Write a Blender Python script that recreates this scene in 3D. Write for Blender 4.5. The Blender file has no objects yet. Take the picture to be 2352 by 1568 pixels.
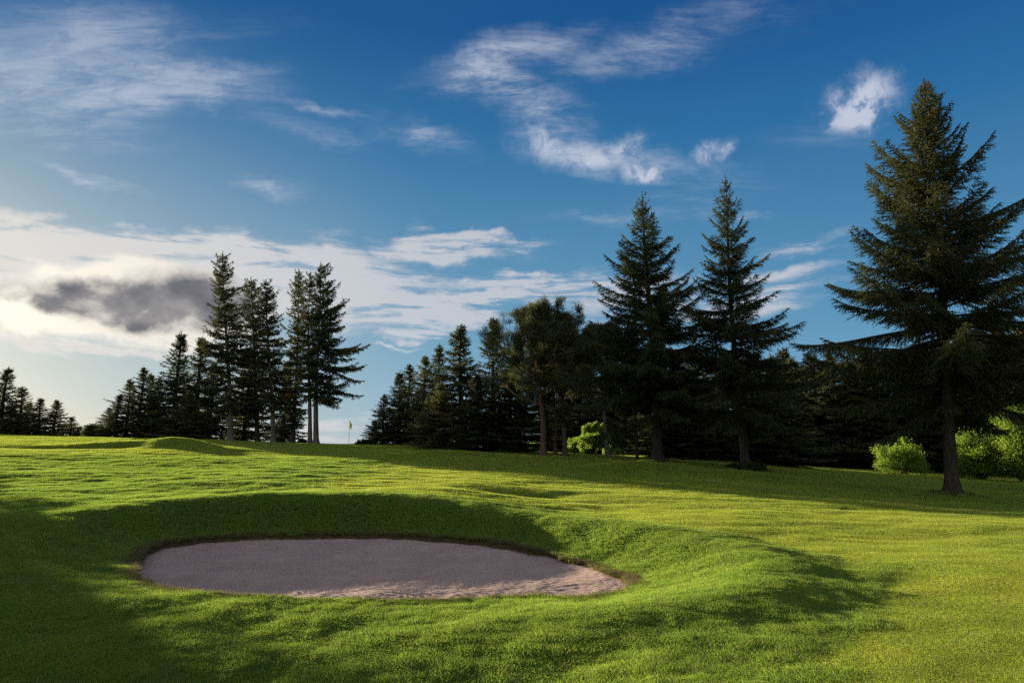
import bpy, math
import numpy as np
from mathutils import Vector

S = bpy.context.scene
COL = S.collection
R = math.radians
PI = math.pi

# ------------------------------------------------------------------ camera, sky, sun, exposure
PITCH = R(9.1)
FOC = 1568.0            # focal length in the measuring frame (2352 x 1568)
CZ = 1.70
cam_d = bpy.data.cameras.new('camera')
cam = bpy.data.objects.new('camera', cam_d); COL.objects.link(cam)
cam.location = (0, 0, CZ); cam.rotation_euler = (R(90) + PITCH, 0, 0)
cam_d.sensor_width = 36; cam_d.lens = 24; cam_d.clip_start = 0.05; cam_d.clip_end = 6000
S.camera = cam
S.render.resolution_x, S.render.resolution_y = 1024, 682
S.view_settings.view_transform = 'Standard'; S.view_settings.look = 'None'
S.view_settings.gamma = 1; S.view_settings.use_curve_mapping = False
S.view_settings.exposure = 1.6
S.cycles.max_bounces = 6; S.cycles.diffuse_bounces = 3; S.cycles.transmission_bounces = 4
S.cycles.glossy_bounces = 2; S.cycles.transparent_max_bounces = 4
S.cycles.caustics_reflective = False; S.cycles.caustics_refractive = False
S.cycles.use_denoising = False
S.cycles.use_adaptive_sampling = True; S.cycles.adaptive_threshold = 0.012
S.cycles.sample_clamp_indirect = 4

SUN_AZ, SUN_EL = R(-46), R(7.2)          # azimuth measured clockwise from +Y
SUN = Vector((math.sin(SUN_AZ) * math.cos(SUN_EL), math.cos(SUN_AZ) * math.cos(SUN_EL), math.sin(SUN_EL)))

def ray(u, v):
    """direction of the sight line through a measured point, forward component 1"""
    a = (u - 1176) / FOC; b = (784 - v) / FOC
    y = math.cos(PITCH) - b * math.sin(PITCH); z = math.sin(PITCH) + b * math.cos(PITCH)
    return a / y, z / y

def pt(u, v, y):
    a, c = ray(u, v)
    return (a * y, y, CZ + c * y)

def azel(u, v):
    a, c = ray(u, v)
    return math.atan2(a, 1), math.atan2(c, math.hypot(a, 1))

W = bpy.data.worlds.new('World'); S.world = W; W.use_nodes = True

class NT:
    """small helper round a node tree"""
    def __init__(s, nt):
        s.t = nt; s.n = nt.nodes; s.l = nt.links; s.n.clear()
    def new(s, kind, **kw):
        nd = s.n.new(kind)
        for k, v in kw.items(): setattr(nd, k, v)
        return nd
    def put(s, sock, v):
        if isinstance(v, bpy.types.NodeSocket): s.l.new(v, sock)
        elif v is not None: sock.default_value = v
    def math(s, op, a, b=None, c=None, clamp=False):
        nd = s.new('ShaderNodeMath', operation=op, use_clamp=clamp)
        s.put(nd.inputs[0], a)
        if b is not None: s.put(nd.inputs[1], b)
        if c is not None: s.put(nd.inputs[2], c)
        return nd.outputs[0]
    def vmath(s, op, a, b=None, sc=None):
        nd = s.new('ShaderNodeVectorMath', operation=op)
        s.put(nd.inputs[0], a)
        if b is not None: s.put(nd.inputs[1], b)
        if sc is not None: s.put(nd.inputs['Scale'], sc)
        return nd.outputs['Value'] if op in ('LENGTH', 'DOT_PRODUCT') else nd.outputs[0]
    def noise(s, vec, scale, detail=4, rough=.55, dist=0, color=False, w=None):
        nd = s.new('ShaderNodeTexNoise')
        if w is not None:
            nd.noise_dimensions = '4D'; nd.inputs['W'].default_value = w
        s.put(nd.inputs['Vector'], vec); s.put(nd.inputs['Scale'], scale)
        nd.inputs['Detail'].default_value = detail; nd.inputs['Roughness'].default_value = rough
        nd.inputs['Distortion'].default_value = dist
        return nd.outputs['Color'] if color else nd.outputs[0]
    def sstep(s, v, a, b, lo=0., hi=1.):
        nd = s.new('ShaderNodeMapRange', interpolation_type='SMOOTHSTEP')
        s.put(nd.inputs[0], v); nd.inputs[1].default_value = a; nd.inputs[2].default_value = b
        nd.inputs[3].default_value = lo; nd.inputs[4].default_value = hi
        return nd.outputs[0]
    def mix(s, f, a, b, blend='MIX'):
        nd = s.new('ShaderNodeMix', data_type='RGBA', blend_type=blend)
        s.put(nd.inputs[0], f)
        for k, v in ((6, a), (7, b)):
            if isinstance(v, tuple) and len(v) == 3: v = v + (1,)
            s.put(nd.inputs[k], v)
        return nd.outputs[2]
    def mapping(s, vec, loc=(0, 0, 0), rot=(0, 0, 0), scale=(1, 1, 1), kind='POINT'):
        nd = s.new('ShaderNodeMapping', vector_type=kind)
        s.put(nd.inputs['Vector'], vec)
        nd.inputs['Location'].default_value = loc; nd.inputs['Rotation'].default_value = rot
        nd.inputs['Scale'].default_value = scale
        return nd.outputs[0]

w = NT(W.node_tree)
tc = w.new('ShaderNodeTexCoord').outputs['Generated']
sky = w.new('ShaderNodeTexSky', sky_type='NISHITA')
sky.sun_disc = False; sky.sun_elevation = SUN_EL; sky.sun_rotation = SUN_AZ % (2 * PI)
sky.altitude = 200; sky.air_density = 1.0; sky.dust_density = 0.6; sky.ozone_density = 3.0
sep = w.new('ShaderNodeSeparateXYZ'); w.put(sep.inputs[0], tc)
dx, dy, dz = sep.outputs
az = w.math('ARCTAN2', dx, dy); el = w.math('ARCSINE', dz)
cmb = w.new('ShaderNodeCombineXYZ'); w.put(cmb.inputs[0], az); w.put(cmb.inputs[1], el)
ae = cmb.outputs[0]
# a cloud deck seen from below: direction projected on a plane
den = w.math('ADD', w.math('MAXIMUM', dz, 0.0), 0.10)
cmb2 = w.new('ShaderNodeCombineXYZ')
w.put(cmb2.inputs[0], w.math('DIVIDE', dx, den)); w.put(cmb2.inputs[1], w.math('DIVIDE', dy, den))
deck = cmb2.outputs[0]
def warped(vec, scale, amt, wv):
    c = w.noise(vec, scale, 4, .6, 0, True, wv)
    c = w.vmath('SUBTRACT', c, (.5, .5, .5))
    return w.vmath('ADD', vec, w.vmath('SCALE', c, sc=amt))
aew = warped(ae, 9.0, 0.085, 1.3)
aes = warped(ae, 14.0, 0.042, 7.7)

def blob(vec, u, v, ru, rv, rot=0.0, k=1.0):
    """soft ellipse on the sky dome, measured centre and half axes"""
    a0, e0 = azel(u, v)
    a1 = azel(u + 10, v)[0]; e1 = azel(u, v - 10)[1]
    sa, se = abs(a1 - a0) / 10, abs(e1 - e0) / 10
    m = w.mapping(vec, (a0, e0, 0), (0, 0, R(rot)), (ru * sa, rv * se, 1), 'TEXTURE')
    g = w.new('ShaderNodeTexGradient', gradient_type='SPHERICAL'); w.put(g.inputs[0], m)
    return g.outputs['Fac'] if k == 1.0 else w.math('MULTIPLY', g.outputs['Fac'], k)
def field(vec, lst):
    acc = None
    for it in lst:
        b = blob(vec, *it)
        acc = b if acc is None else w.math('ADD', acc, b)
    return acc
# thin high cloud
cir = field(aew, [
    (20, 170, 420, 210, 0, 1.15), (260, 190, 330, 120, 12, .9), (500, 195, 230, 62, 14, .95), (350, 90, 420, 120, -10, .7), (560, 60, 300, 70, 10, .4),
    (250, 300, 300, 60, 0, .35), (180, 60, 420, 130, -20, .5),
    (1140, 130, 270, 70, 14, .95), (1430, 120, 440, 100, 10, .5), (1700, 60, 420, 100, 5, .32), (1900, 330, 260, 60, -10, .25), (1560, 470, 300, 50, 0, .4), (1150, 210, 200, 60, -10, .4),
    (980, 305, 190, 62, -12, .85), (1240, 255, 230, 90, -25, .8), (1300, 345, 190, 75, -14, 1.1), (1500, 385, 200, 50, 0, .3),
    (700, 292, 280, 62, -4, .7), (740, 239, 120, 20, -2, 1.3), (225, 403, 170, 24, -5, 1.3), (620, 428, 130, 34, -4, .8),
    (300, 517, 170, 9, 2, 1.0), (1600, 400, 300, 60, -5, .35), (1720, 505, 70, 18, 0, .8), (1330, 500, 200, 30, 0, .4),
])
streak = w.noise(w.mapping(deck, rot=(0, 0, R(35)), scale=(.9, 2.6, 1)), 1.6, 9, .66, 1.0)
fine = w.noise(w.mapping(deck, rot=(0, 0, R(25)), scale=(1, 2.4, 1)), 7.0, 8, .72, .6)
sn = w.math('ADD', w.math('MULTIPLY', streak, .6), w.math('MULTIPLY', fine, .4))
big = w.sstep(w.noise(w.mapping(deck, rot=(0, 0, R(30)), scale=(.8, 1.5, 1)), .8, 4, .6, .4, w=4.0), .36, .6)
cnn = w.math('MULTIPLY', w.sstep(sn, .36, .66), w.math('ADD', w.math('MULTIPLY', big, .6), .4))
cirA = w.sstep(w.math('MULTIPLY', cir, w.math('ADD', w.math('MULTIPLY', cnn, 1.35), .22)), .02, 1.20)

# long flat cloud low in the sky
bank = field(aew, [
    (250, 665, 700, 175, 0, 1.7), (780, 650, 420, 135, -5, 1.35), (1000, 720, 260, 62, -4, 1.0), (420, 600, 560, 92, 0, .9),
    (1000, 570, 170, 30, -6, 1.25), (1110, 548, 170, 26, -5, 1.1), (1180, 642, 170, 26, 0, 1.2), (1160, 686, 170, 24, -2, 1.4),
    (1350, 662, 280, 56, 0, 1.25), (1790, 625, 260, 26, 5, .9), (1760, 665, 260, 30, 3, 1.0), (1730, 712, 240, 34, 0, .9), (1830, 560, 190, 30, 0, .8), (1500, 720, 260, 40, 0, .6), (960, 766, 130, 26, 4, 1.3), (1090, 560, 260, 60, -4, .5),
    (190, 792, 260, 15, 0, 1.2), (910, 797, 90, 7, 0, .9), (560, 798, 260, 22, 0, .7), (60, 800, 120, 14, -5, .9),
    (790, 1000, 330, 46, 0, 1.0), (760, 965, 200, 24, 0, .8), (230, 985, 120, 14, 0, .6),
])
hs = w.noise(w.mapping(ae, scale=(1.0, 6.5, 1)), 7.0, 9, .66, .5, w=2.0)
hnn = w.sstep(hs, .36, .62)
bankA = w.sstep(w.math('MULTIPLY', bank, w.math('ADD', w.math('MULTIPLY', hnn, 1.1), .22)), .08, .95)
# small dense puffs
puff = field(aes, [(1980, 232, 135, 100, 0, 1.25), (1960, 262, 120, 66, 0, .5), (1940, 225, 130, 60, 0, .4), (1637, 345, 62, 34, 12, 1.9), (1478, 392, 76, 34, 3, 1.5),
                   (1440, 330, 80, 44, 25, .8), (1290, 350, 170, 60, -10, .75), (1230, 300, 110, 60, -30, .4), (1380, 365, 120, 40, 0, .5)])
pn = w.noise(aes, 30.0, 6, .62, .4, w=5.0)
puffA = w.sstep(w.math('MULTIPLY', puff, w.math('ADD', w.math('MULTIPLY', w.sstep(pn, .36, .64), .95), .28)), .02, 1.35)
# the heavy cloud in front of the sun
dark = field(aes, [(40, 690, 210, 60, 0, .8), (230, 686, 290, 62, 0, 1.2), (430, 690, 250, 92, 4, 1.55), (320, 738, 220, 48, 0, .8), (530, 700, 150, 62, 0, .7)])
dn = w.noise(w.mapping(ae, scale=(1, 1.5, 1)), 13.0, 7, .55, .3, w=9.0)
hole = field(aes, [(40, 705, 75, 50, 0, 1.3), (70, 745, 110, 40, 0, .9), (330, 705, 60, 22, 20, .5)])
dk = w.math('MULTIPLY', dark, w.math('ADD', w.math('MULTIPLY', w.sstep(dn, .30, .70), 1.05), .50))
hw = field(warped(ae, 11.0, .075, 3.1), [(60, 695, 300, 110, 0, 1.1), (270, 690, 330, 112, 0, 1.3), (450, 690, 250, 125, 4, 1.3), (300, 740, 300, 85, 0, .8)])
halo = w.sstep(w.math('MULTIPLY', hw, w.math('ADD', w.sstep(dn, .36, .64), .45)), .10, .95)
core = w.sstep(w.math('SUBTRACT', dk, hole), .10, 1.25)
# glow around the hidden sun
sd = w.vmath('DOT_PRODUCT', tc, tuple(SUN))
sdm = w.math('MAXIMUM', sd, 0)
glow = w.math('POWER', sdm, 28.0)
glow2 = w.math('POWER', sdm, 7.0)

SK = 0.05
EXP = 2 ** S.view_settings.exposure
def rad(r, g, b): return (r / SK / EXP, g / SK / EXP, b / SK / EXP)   # wanted picture value, linear
def ramp(v, stops):
    nd = w.new('ShaderNodeValToRGB'); w.put(nd.inputs[0], v); e_ = nd.color_ramp.elements
    while len(e_) < len(stops): e_.new(.5)
    for q, (p_, c_) in zip(e_, stops): q.position = p_; q.color = c_ + (1,)
    return nd.outputs[0]
# clear air: deep polarised blue overhead, pale towards the horizon, cream round the sun
air = ramp(w.math('DIVIDE', el, R(60)), [(0, (.30, .47, .58)), (.08, (.22, .41, .57)), (.17, (.140, .33, .50)), (.30, (.080, .25, .43)), (.42, (.025, .165, .37)), (.56, (.004, .088, .275)), (1, (.004, .045, .20))])
air = w.vmath('SCALE', air, sc=1 / SK / EXP)
away = w.sstep(sd, .85, .2)
air = w.mix(w.math('MULTIPLY', away, .35), air, w.mix(1.0, air, (.35, .75, 1.0), 'MULTIPLY'))
low = w.sstep(el, R(34), R(-2))
air = w.mix(w.math('MULTIPLY', w.sstep(sd, .74, 1.02), w.math('MULTIPLY', low, .72)), air, rad(.58, .60, .55))
near = w.math('MULTIPLY', w.math('POWER', sdm, 60.0), .55)
air = w.mix(near, air, rad(.95, .86, .62))
base = w.mix(.12, air, sky.outputs[0])
over = w.math('MAXIMUM', w.sstep(dy, .15, -.45), w.sstep(el, R(42), R(68)))  # unseen bright cloud cover behind the camera and overhead, added as fill light
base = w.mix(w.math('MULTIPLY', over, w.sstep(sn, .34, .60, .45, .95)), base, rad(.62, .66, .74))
c = w.mix(w.math('MULTIPLY', cirA, .66), base, rad(.60, .64, .74))
bankcol = w.mix(glow2, rad(.56, .58, .64), rad(.84, .79, .73))
c = w.mix(w.math('MULTIPLY', bankA, .84), c, bankcol)
c = w.mix(w.math('MULTIPLY', puffA, .88), c, rad(.58, .62, .74))
rim = w.mix(w.math('POWER', sdm, 18.0), rad(.78, .73, .66), rad(1.25, 1.16, .98))
c = w.mix(w.math('MULTIPLY', halo, .85), c, rim)
c = w.mix(w.math('MULTIPLY', core, .95), c, w.mix(w.sstep(dn, .34, .62), rad(.34, .33, .33), rad(.115, .12, .15)))
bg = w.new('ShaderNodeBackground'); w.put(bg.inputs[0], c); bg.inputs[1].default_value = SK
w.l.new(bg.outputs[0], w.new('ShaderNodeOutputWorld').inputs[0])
W.cycles.sampling_method = 'MANUAL'; W.cycles.sample_map_resolution = 512

sl = bpy.data.lights.new('sun', 'SUN'); sl.energy = 5.0; sl.angle = R(0.5); sl.color = (1.0, .87, .63)
so = bpy.data.objects.new('sun', sl); COL.objects.link(so)
so.rotation_euler = (-SUN).to_track_quat('-Z', 'Y').to_euler()

# ------------------------------------------------------------------ helpers
def mesh_np(name, V, F, mat=None, smooth=False, mats=None, midx=None, attrs=None):
    """V (n,3); F (m,3) or (m,4) int array or list of such arrays"""
    me = bpy.data.meshes.new(name)
    Fs = F if isinstance(F, list) else [F]
    Fs = [np.asarray(f, dtype=np.int32) for f in Fs if len(f)]
    nv = len(V)
    lens = np.concatenate([np.full(len(f), f.shape[1], np.int32) for f in Fs])
    loops = np.concatenate([f.ravel() for f in Fs])
    me.vertices.add(nv); me.vertices.foreach_set('co', np.asarray(V, np.float32).ravel())
    me.loops.add(len(loops)); me.loops.foreach_set('vertex_index', loops)
    st = np.zeros(len(lens), np.int32); st[1:] = np.cumsum(lens)[:-1]
    me.polygons.add(len(lens)); me.polygons.foreach_set('loop_start', st)
    me.polygons.foreach_set('loop_total', lens)
    for m in (mats or ([mat] if mat else [])): me.materials.append(m)
    if midx is not None: me.polygons.foreach_set('material_index', np.asarray(midx, np.int32))
    me.polygons.foreach_set('use_smooth', np.full(len(lens), smooth))
    if attrs:
        for k, v in attrs.items():
            a = me.attributes.new(k, 'FLOAT', 'POINT'); a.data.foreach_set('value', np.asarray(v, np.float32))
    me.update(calc_edges=True); me.validate()
    return me
def link(name, me, parent=None, loc=(0, 0, 0)):
    o = bpy.data.objects.new(name, me); COL.objects.link(o); o.location = loc
    if parent: o.parent = parent
    return o
def tag(o, label=None, cat=None, group=None, kind=None):
    if label: o['label'] = label
    if cat: o['category'] = cat
    if group: o['group'] = group
    if kind: o['kind'] = kind
    return o
def thing(name, loc, label, cat, group=None):
    o = bpy.data.objects.new(name, None); COL.objects.link(o); o.location = loc
    o.empty_display_size = .3
    return tag(o, label, cat, group)

class Noise2:
    def __init__(s, seed):
        r = np.random.RandomState(seed)
        s.p = r.permutation(512); a = r.rand(512) * 2 * PI; s.g = np.stack([np.cos(a), np.sin(a)], 1)
    def __call__(s, x, y):
        xi = np.floor(x).astype(np.int64); yi = np.floor(y).astype(np.int64)
        xf = x - xi; yf = y - yi
        fx = xf ** 3 * (xf * (xf * 6 - 15) + 10); fy = yf ** 3 * (yf * (yf * 6 - 15) + 10)
        def gr(i, j):
            h = s.p[(s.p[(xi + i) % 512] + (yi + j)) % 512]; g = s.g[h]
            return g[..., 0] * (xf - i) + g[..., 1] * (yf - j)
        return ((gr(0, 0) * (1 - fx) + gr(1, 0) * fx) * (1 - fy) + (gr(0, 1) * (1 - fx) + gr(1, 1) * fx) * fy) * 1.5
N1, N2_, N3, N4, N5 = (Noise2(k) for k in (3, 11, 29, 57, 83))
def sm(x, a, b):
    t = np.clip((x - a) / (b - a), 0, 1); return t * t * (3 - 2 * t)

# ------------------------------------------------------------------ terrain heights
CP = []   # (x, y, z)
for u, v, y in [
    (0, 1568, 6.75), (600, 1568, 6.7), (1100, 1568, 6.4), (1600, 1568, 5.7), (2352, 1568, 5.4),
    (0, 1450, 8.0), (600, 1460, 7.85), (1100, 1450, 7.7), (1800, 1430, 7.4), (2352, 1420, 7.5),
    (-200, 1330, 9.8), (0, 1300, 10.8), (30, 1230, 13.5), (-300, 1200, 15.5), (0, 1160, 17.5), (300, 1146, 19.0), (700, 1138, 19.4), (1000, 1156, 18.6),
    (1176, 1188, 17.2), (1400, 1222, 15.6), (1600, 1255, 13.6), (1750, 1300, 11.4), (1800, 1350, 9.6), (2100, 1330, 9.9), (2352, 1300, 10.8), (2700, 1300, 10.8),
    (0, 1100, 26), (400, 1100, 26), (700, 1100, 26), (1000, 1115, 24), (1300, 1150, 23), (1700, 1180, 19.5), (1900, 1200, 18.5), (2352, 1200, 19), (2700, 1200, 19),
    (0, 1060, 36), (400, 1060, 37), (700, 1060, 39), (1000, 1075, 37), (1300, 1092, 34), (1600, 1112, 30), (1900, 1130, 28), (2185, 1143, 28.5), (2500, 1155, 28),
    (0, 1025, 50), (400, 1028, 50), (700, 1036, 52), (1000, 1042, 52), (1245, 1046, 52), (1511, 1063, 42), (1713, 1079, 40), (1900, 1090, 42), (2352, 1118, 42), (2700, 1130, 40),
    (0, 998, 72), (-400, 985, 72), (280, 1005, 72), (530, 1011, 74), (800, 1021, 64), (1000, 1023, 66), (1250, 1040, 64), (1500, 1050, 60), (1800, 1071, 62), (2080, 1086, 62), (2352, 1099, 62), (2700, 1105, 62),
    (800, 1027, 82), (530, 1019, 95), (0, 1003, 95), (1100, 1034, 90), (1500, 1054, 90), (1900, 1068, 95), (2352, 1090, 95), (2700, 1095, 95), (-400, 995, 95),
    (800, 1031, 150), (0, 1012, 150), (1600, 1045, 150), (2352, 1060, 150), (800, 1034, 600), (-100, 1020, 600), (2352, 1045, 600)]:
    CP.append(pt(u, v, y))
for a in range(-180, 181, 30):
    for r, z in ((.6, 0), (3, 0), (12, -.05), (60, .3), (300, .5)):
        if abs(a) > 60 or r < 4: CP.append((r * math.sin(R(a)), r * math.cos(R(a)), z))
CP = np.array(CP)
def warp(x, y):
    r = np.hypot(x, y); return np.stack([np.arctan2(x, y) * 1.6, np.log(r + .8)], -1)
Q = warp(CP[:, 0], CP[:, 1])
# height is fitted as slope seen from the eye so that far ground stays well behaved
def kern(d): return np.where(d > 1e-9, d * d * np.log(np.maximum(d, 1e-9)), 0)
n = len(Q)
K = kern(np.linalg.norm(Q[:, None] - Q[None], axis=-1)) + np.eye(n) * 2e-3
P = np.c_[np.ones(n), Q]
A = np.block([[K, P], [P.T, np.zeros((3, 3))]])
sol = np.linalg.solve(A, np.r_[CP[:, 2] / (1 + .02 * np.hypot(CP[:, 0], CP[:, 1])), np.zeros(3)])
def base_h(x, y):
    x = np.asarray(x, float); y = np.asarray(y, float)
    sh = x.shape; x = x.ravel(); y = y.ravel(); out = np.empty(len(x))
    for i in range(0, len(x), 60000):
        q = warp(x[i:i + 60000], y[i:i + 60000])
        d = np.sqrt(((q[:, None] - Q[None]) ** 2).sum(-1))
        out[i:i + 60000] = kern(d) @ sol[:n] + sol[n] + q @ sol[n + 1:]
    return (out * (1 + .02 * np.hypot(x, y))).reshape(sh)

# sand hollow outline (plan view)
BP = np.array([(-6.0, 11.2), (-6.6, 12.3), (-7.3, 13.7), (-7.75, 15.1), (-7.5, 16.2), (-6.3, 17.0), (-4.2, 17.35), (-2.2, 17.0), (-.7, 16.15), (.35, 15.1),
               (1.15, 13.9), (1.75, 12.5), (1.95, 11.3), (1.6, 10.2), (.6, 9.35), (-1.0, 8.95), (-2.8, 9.0), (-4.3, 9.45), (-5.3, 10.2)])
def spline(P, k):
    n = len(P); out = []
    for i in range(n):
        a, b, c, d = P[i - 1], P[i], P[(i + 1) % n], P[(i + 2) % n]
        for t in np.linspace(0, 1, k, endpoint=False):
            out.append(.5 * ((2 * b) + (-a + c) * t + (2 * a - 5 * b + 4 * c - d) * t * t + (-a + 3 * b - 3 * c + d) * t ** 3))
    return np.array(out)
BS = spline(BP, 12)
wob = N4(BS[:, 0] * 1.7, BS[:, 1] * 1.7) * .10 + N5(BS[:, 0] * 6, BS[:, 1] * 6) * .035
cen = np.array([-2.8, 12.9])
dd = BS - cen; BS = BS + dd / np.linalg.norm(dd, axis=1)[:, None] * wob[:, None]
def sdf(x, y):
    sh = x.shape; x = x.ravel(); y = y.ravel(); out = np.full(len(x), 99.)
    m = np.where((x > -20) & (x < 14) & (y > 1) & (y < 30))[0]
    a = BS; b = np.roll(BS, -1, 0); e = b - a; ee = (e ** 2).sum(1)
    for i in range(0, len(m), 40000):
        k = m[i:i + 40000]; px = x[k][:, None]; py = y[k][:, None]
        t = np.clip(((px - a[:, 0]) * e[:, 0] + (py - a[:, 1]) * e[:, 1]) / ee, 0, 1)
        d = np.hypot(px - a[:, 0] - t * e[:, 0], py - a[:, 1] - t * e[:, 1]).min(1)
        cr = ((a[:, 1] > py) != (b[:, 1] > py)) & (px < (b[:, 0] - a[:, 0]) * (py - a[:, 1]) / (b[:, 1] - a[:, 1] + 1e-12) + a[:, 0])
        out[k] = np.where(cr.sum(1) % 2 == 1, -d, d)
    return out.reshape(sh)
def lip_h(x, y):
    return -.15 - .17 * sm(y, 9.0, 13.5) - .12 * sm(x, -.5, 2.0)
def sand_h(x, y, s):
    z = -.56 + .15 * sm(y, 11, 17) + .10 * sm(x, .2, 1.9) - .04 + .03 * np.exp(np.minimum(s, 0) / .4)
    z = z + N1(x * .8, y * .8) * .03 + N2_(x * 3, y * 3) * .012 + N3(x * 9, y * 9) * .006 + .007 * np.sin((y + .2 * x + .35 * N1(x, y)) * 2 * PI / .11)
    # trodden and raked ripples near the front right edge
    m = sm(x, -2.6, -.6) * sm(-y, -12.6, -10.8)
    z = z + m * (np.sin((x * .35 + y) * 2 * PI / .16 + N4(x * 1.5, y * 1.5) * 4) * .004 + N5(x * 6, y * 6) * .009)
    m2 = np.exp(-(((x + 1.5) / .9) ** 2 + ((y - 10.9) / .35) ** 2)) + np.exp(-(((x + .2) / .6) ** 2 + ((y - 11.1) / .35) ** 2))
    z = z + m2 * np.sin((x + .3 * N3(x * 2, y * 2)) * 2 * PI / .15) * (.006 + .008 * N4(x * 4, y * 4))
    # low heap of raked sand
    z = z + .09 * np.exp(-(((x + 2.2) / 1.1) ** 2 + ((y - 11.2) / .7) ** 2))
    return z
WA = np.array([-180, -120, -90, -45, 0, 45, 70, 90, 120, 150, 180.]); WV = np.array([3.9, 2.2, 1.5, 2.0, 3.3, 3.0, 2.5, 2.1, 2.2, 3.2, 3.9])
def rough_mask(x, y, s):
    """1 where the grass is left longer"""
    nz = N2_(x * .5, y * .5) * .5 + N3(x * 2.2, y * 2.2) * .25
    a = sm(-(s + nz), -3.5, -3.0)
    b = sm(-(x - (1.9 + (y - 5.3) * .72) + nz), -.3, .3) * sm(-y, -11.5, -9.5)
    c = sm(-(x + nz * 3), 6, 9) * sm(y, 9, 13) * sm(-y, -45, -36)    # the field at the left
    return np.clip(np.maximum(np.maximum(a, b), c), 0, 1)
def bump(x, y, u, v, yy, h, rx, ry, rot=0, pw=1):
    px, py, _ = pt(u, v, yy); c, s_ = math.cos(R(rot)), math.sin(R(rot))
    X = (x - px) * c + (y - py) * s_; Y = -(x - px) * s_ + (y - py) * c
    return h * np.exp(-(((X / rx) ** 2 + (Y / ry) ** 2) ** pw))
def height(x, y, full=True):
    x = np.asarray(x, float); y = np.asarray(y, float)
    z = base_h(x, y); s = sdf(x, y); r = np.hypot(x, y)
    # mounds and dips of the course
    z = z + bump(x, y, 400, 1020, 50, .62, 2.5, 1.5, 0, 1.3) + bump(x, y, 480, 1026, 48.5, .25, 3.0, 1.4) + bump(x, y, 250, 1018, 49.5, -.35, 4.5, 1.1) + bump(x, y, 330, 1016, 51.5, .35, 5, 1.3)
    z = z + bump(x, y, 1040, 1035, 48, .50, 3.6, 2.6) + bump(x, y, 1120, 1046, 43, .18, 3.0, 2.0)
    z = z + bump(x, y, 1430, 1078, 36.5, .42, 2.8, 1.8) + bump(x, y, 1560, 1085, 35.5, .25, 3.5, 1.5) + bump(x, y, 1190, 1136, 24, -.12, 1.4, .8)
    z = z + bump(x, y, 2190, 1145, 28.5, .26, 1.5, 1.5) + bump(x, y, 1713, 1080, 40, .25, 1.5, 1.4) + bump(x, y, 1511, 1064, 42, .2, 1.2, 1.2)
    fade = sm(s, .3, 2.5)
    und = N1(x * .16, y * .20) * .10 + N2_(x * .45, y * .55) * .024 * sm(r, 8, 16)
    z = z + und * fade * sm(r, 6, 20)
    z = z + (N5(x * .22 + 3, y * .8) * .028 + N3(x * .5, y * 1.7) * .009) * sm(r, 12, 24) * fade
    rm = rough_mask(x, y, s)
    z = z + rm * ((N3(x * .9, y * 1.1) * .016 * sm(r, 11, 24) + N3(x * .5, y * .6) * .010) + N4(x * 3.1, y * 3.4) * .0045 + N5(x * 8, y * 8) * .004) * np.clip(sm(s, .05, .8), .25, 1)
    z = z + (1 - rm) * N4(x * 2.3, y * 2.5) * .004
    # long tussocks in the far left field
    fl = sm(-x, 1, 6) * sm(y, 20, 24) * sm(-y, -46, -40)
    z = z + fl * np.maximum(N2_(x * .8, y * 1.4), 0) * .06
    phi = np.degrees(np.arctan2(y - cen[1], x - cen[0])); ww = np.interp(phi, WA, WV)
    t = np.clip(s / ww, 0, 1); t = np.clip(1.35 * t - .35 * t * t * t, 0, 1); t = t * t * (3 - 2 * t) * .55 + t * .45
    lz = lip_h(x, y) + N5(x * 5, y * 5) * .008
    z = np.where(s < ww, lz + (z - lz) * t, z)
    side_ = np.interp(phi, [-180, -120, -80, -40, 20, 60, 90, 140, 180], [.24, .12, .08, .16, .27, .12, .03, .12, .24])
    z = z + side_ * np.exp(-((s - 1.8) / .85) ** 2) * sm(s, 0, .6)
    z = np.where(s < -.05, sand_h(x, y, s) - .22, z)
    return (z, s, rm) if full else z

FEET = [(2190, 1145, 28.5, 1.9), (1713, 1079, 40, 1.7), (1511, 1063, 42, 1.4), (1247, 1043, 52, 1.0), (1297, 1043, 53, .9)]
def litter(x, y):
    o = np.zeros(len(x)); nz = N3(x * 1.6, y * 1.6) * .5 + N5(x * 6, y * 6) * .3
    for u, v, yy, r_ in FEET:
        px, py, _ = pt(u, v, yy); o = np.maximum(o, sm(-np.hypot(x - px - .2, y - py) / r_ + nz, -1.15, -.65))
    return o
def ground_z(x, y): return float(height(np.array([x]), np.array([y]), False)[0])

# ------------------------------------------------------------------ materials
def material(name):
    m = bpy.data.materials.new(name); m.use_nodes = True; return m, NT(m.node_tree)
def finish(t, sh): t.l.new(sh, t.new('ShaderNodeOutputMaterial').inputs[0])
def principled(t, col, rough=.9, spec=.2, normal=None):
    b = t.new('ShaderNodeBsdfPrincipled'); t.put(b.inputs['Base Color'], col if not isinstance(col, tuple) else col + (1,))
    b.inputs['Roughness'].default_value = rough; b.inputs['Specular IOR Level'].default_value = spec
    if normal is not None: t.put(b.inputs['Normal'], normal)
    return b.outputs[0]
def bumpn(t, h, dist=.02, st=1.0):
    b = t.new('ShaderNodeBump'); t.put(b.inputs['Height'], h); b.inputs['Distance'].default_value = dist; b.inputs['Strength'].default_value = st
    return b.outputs[0]

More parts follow.
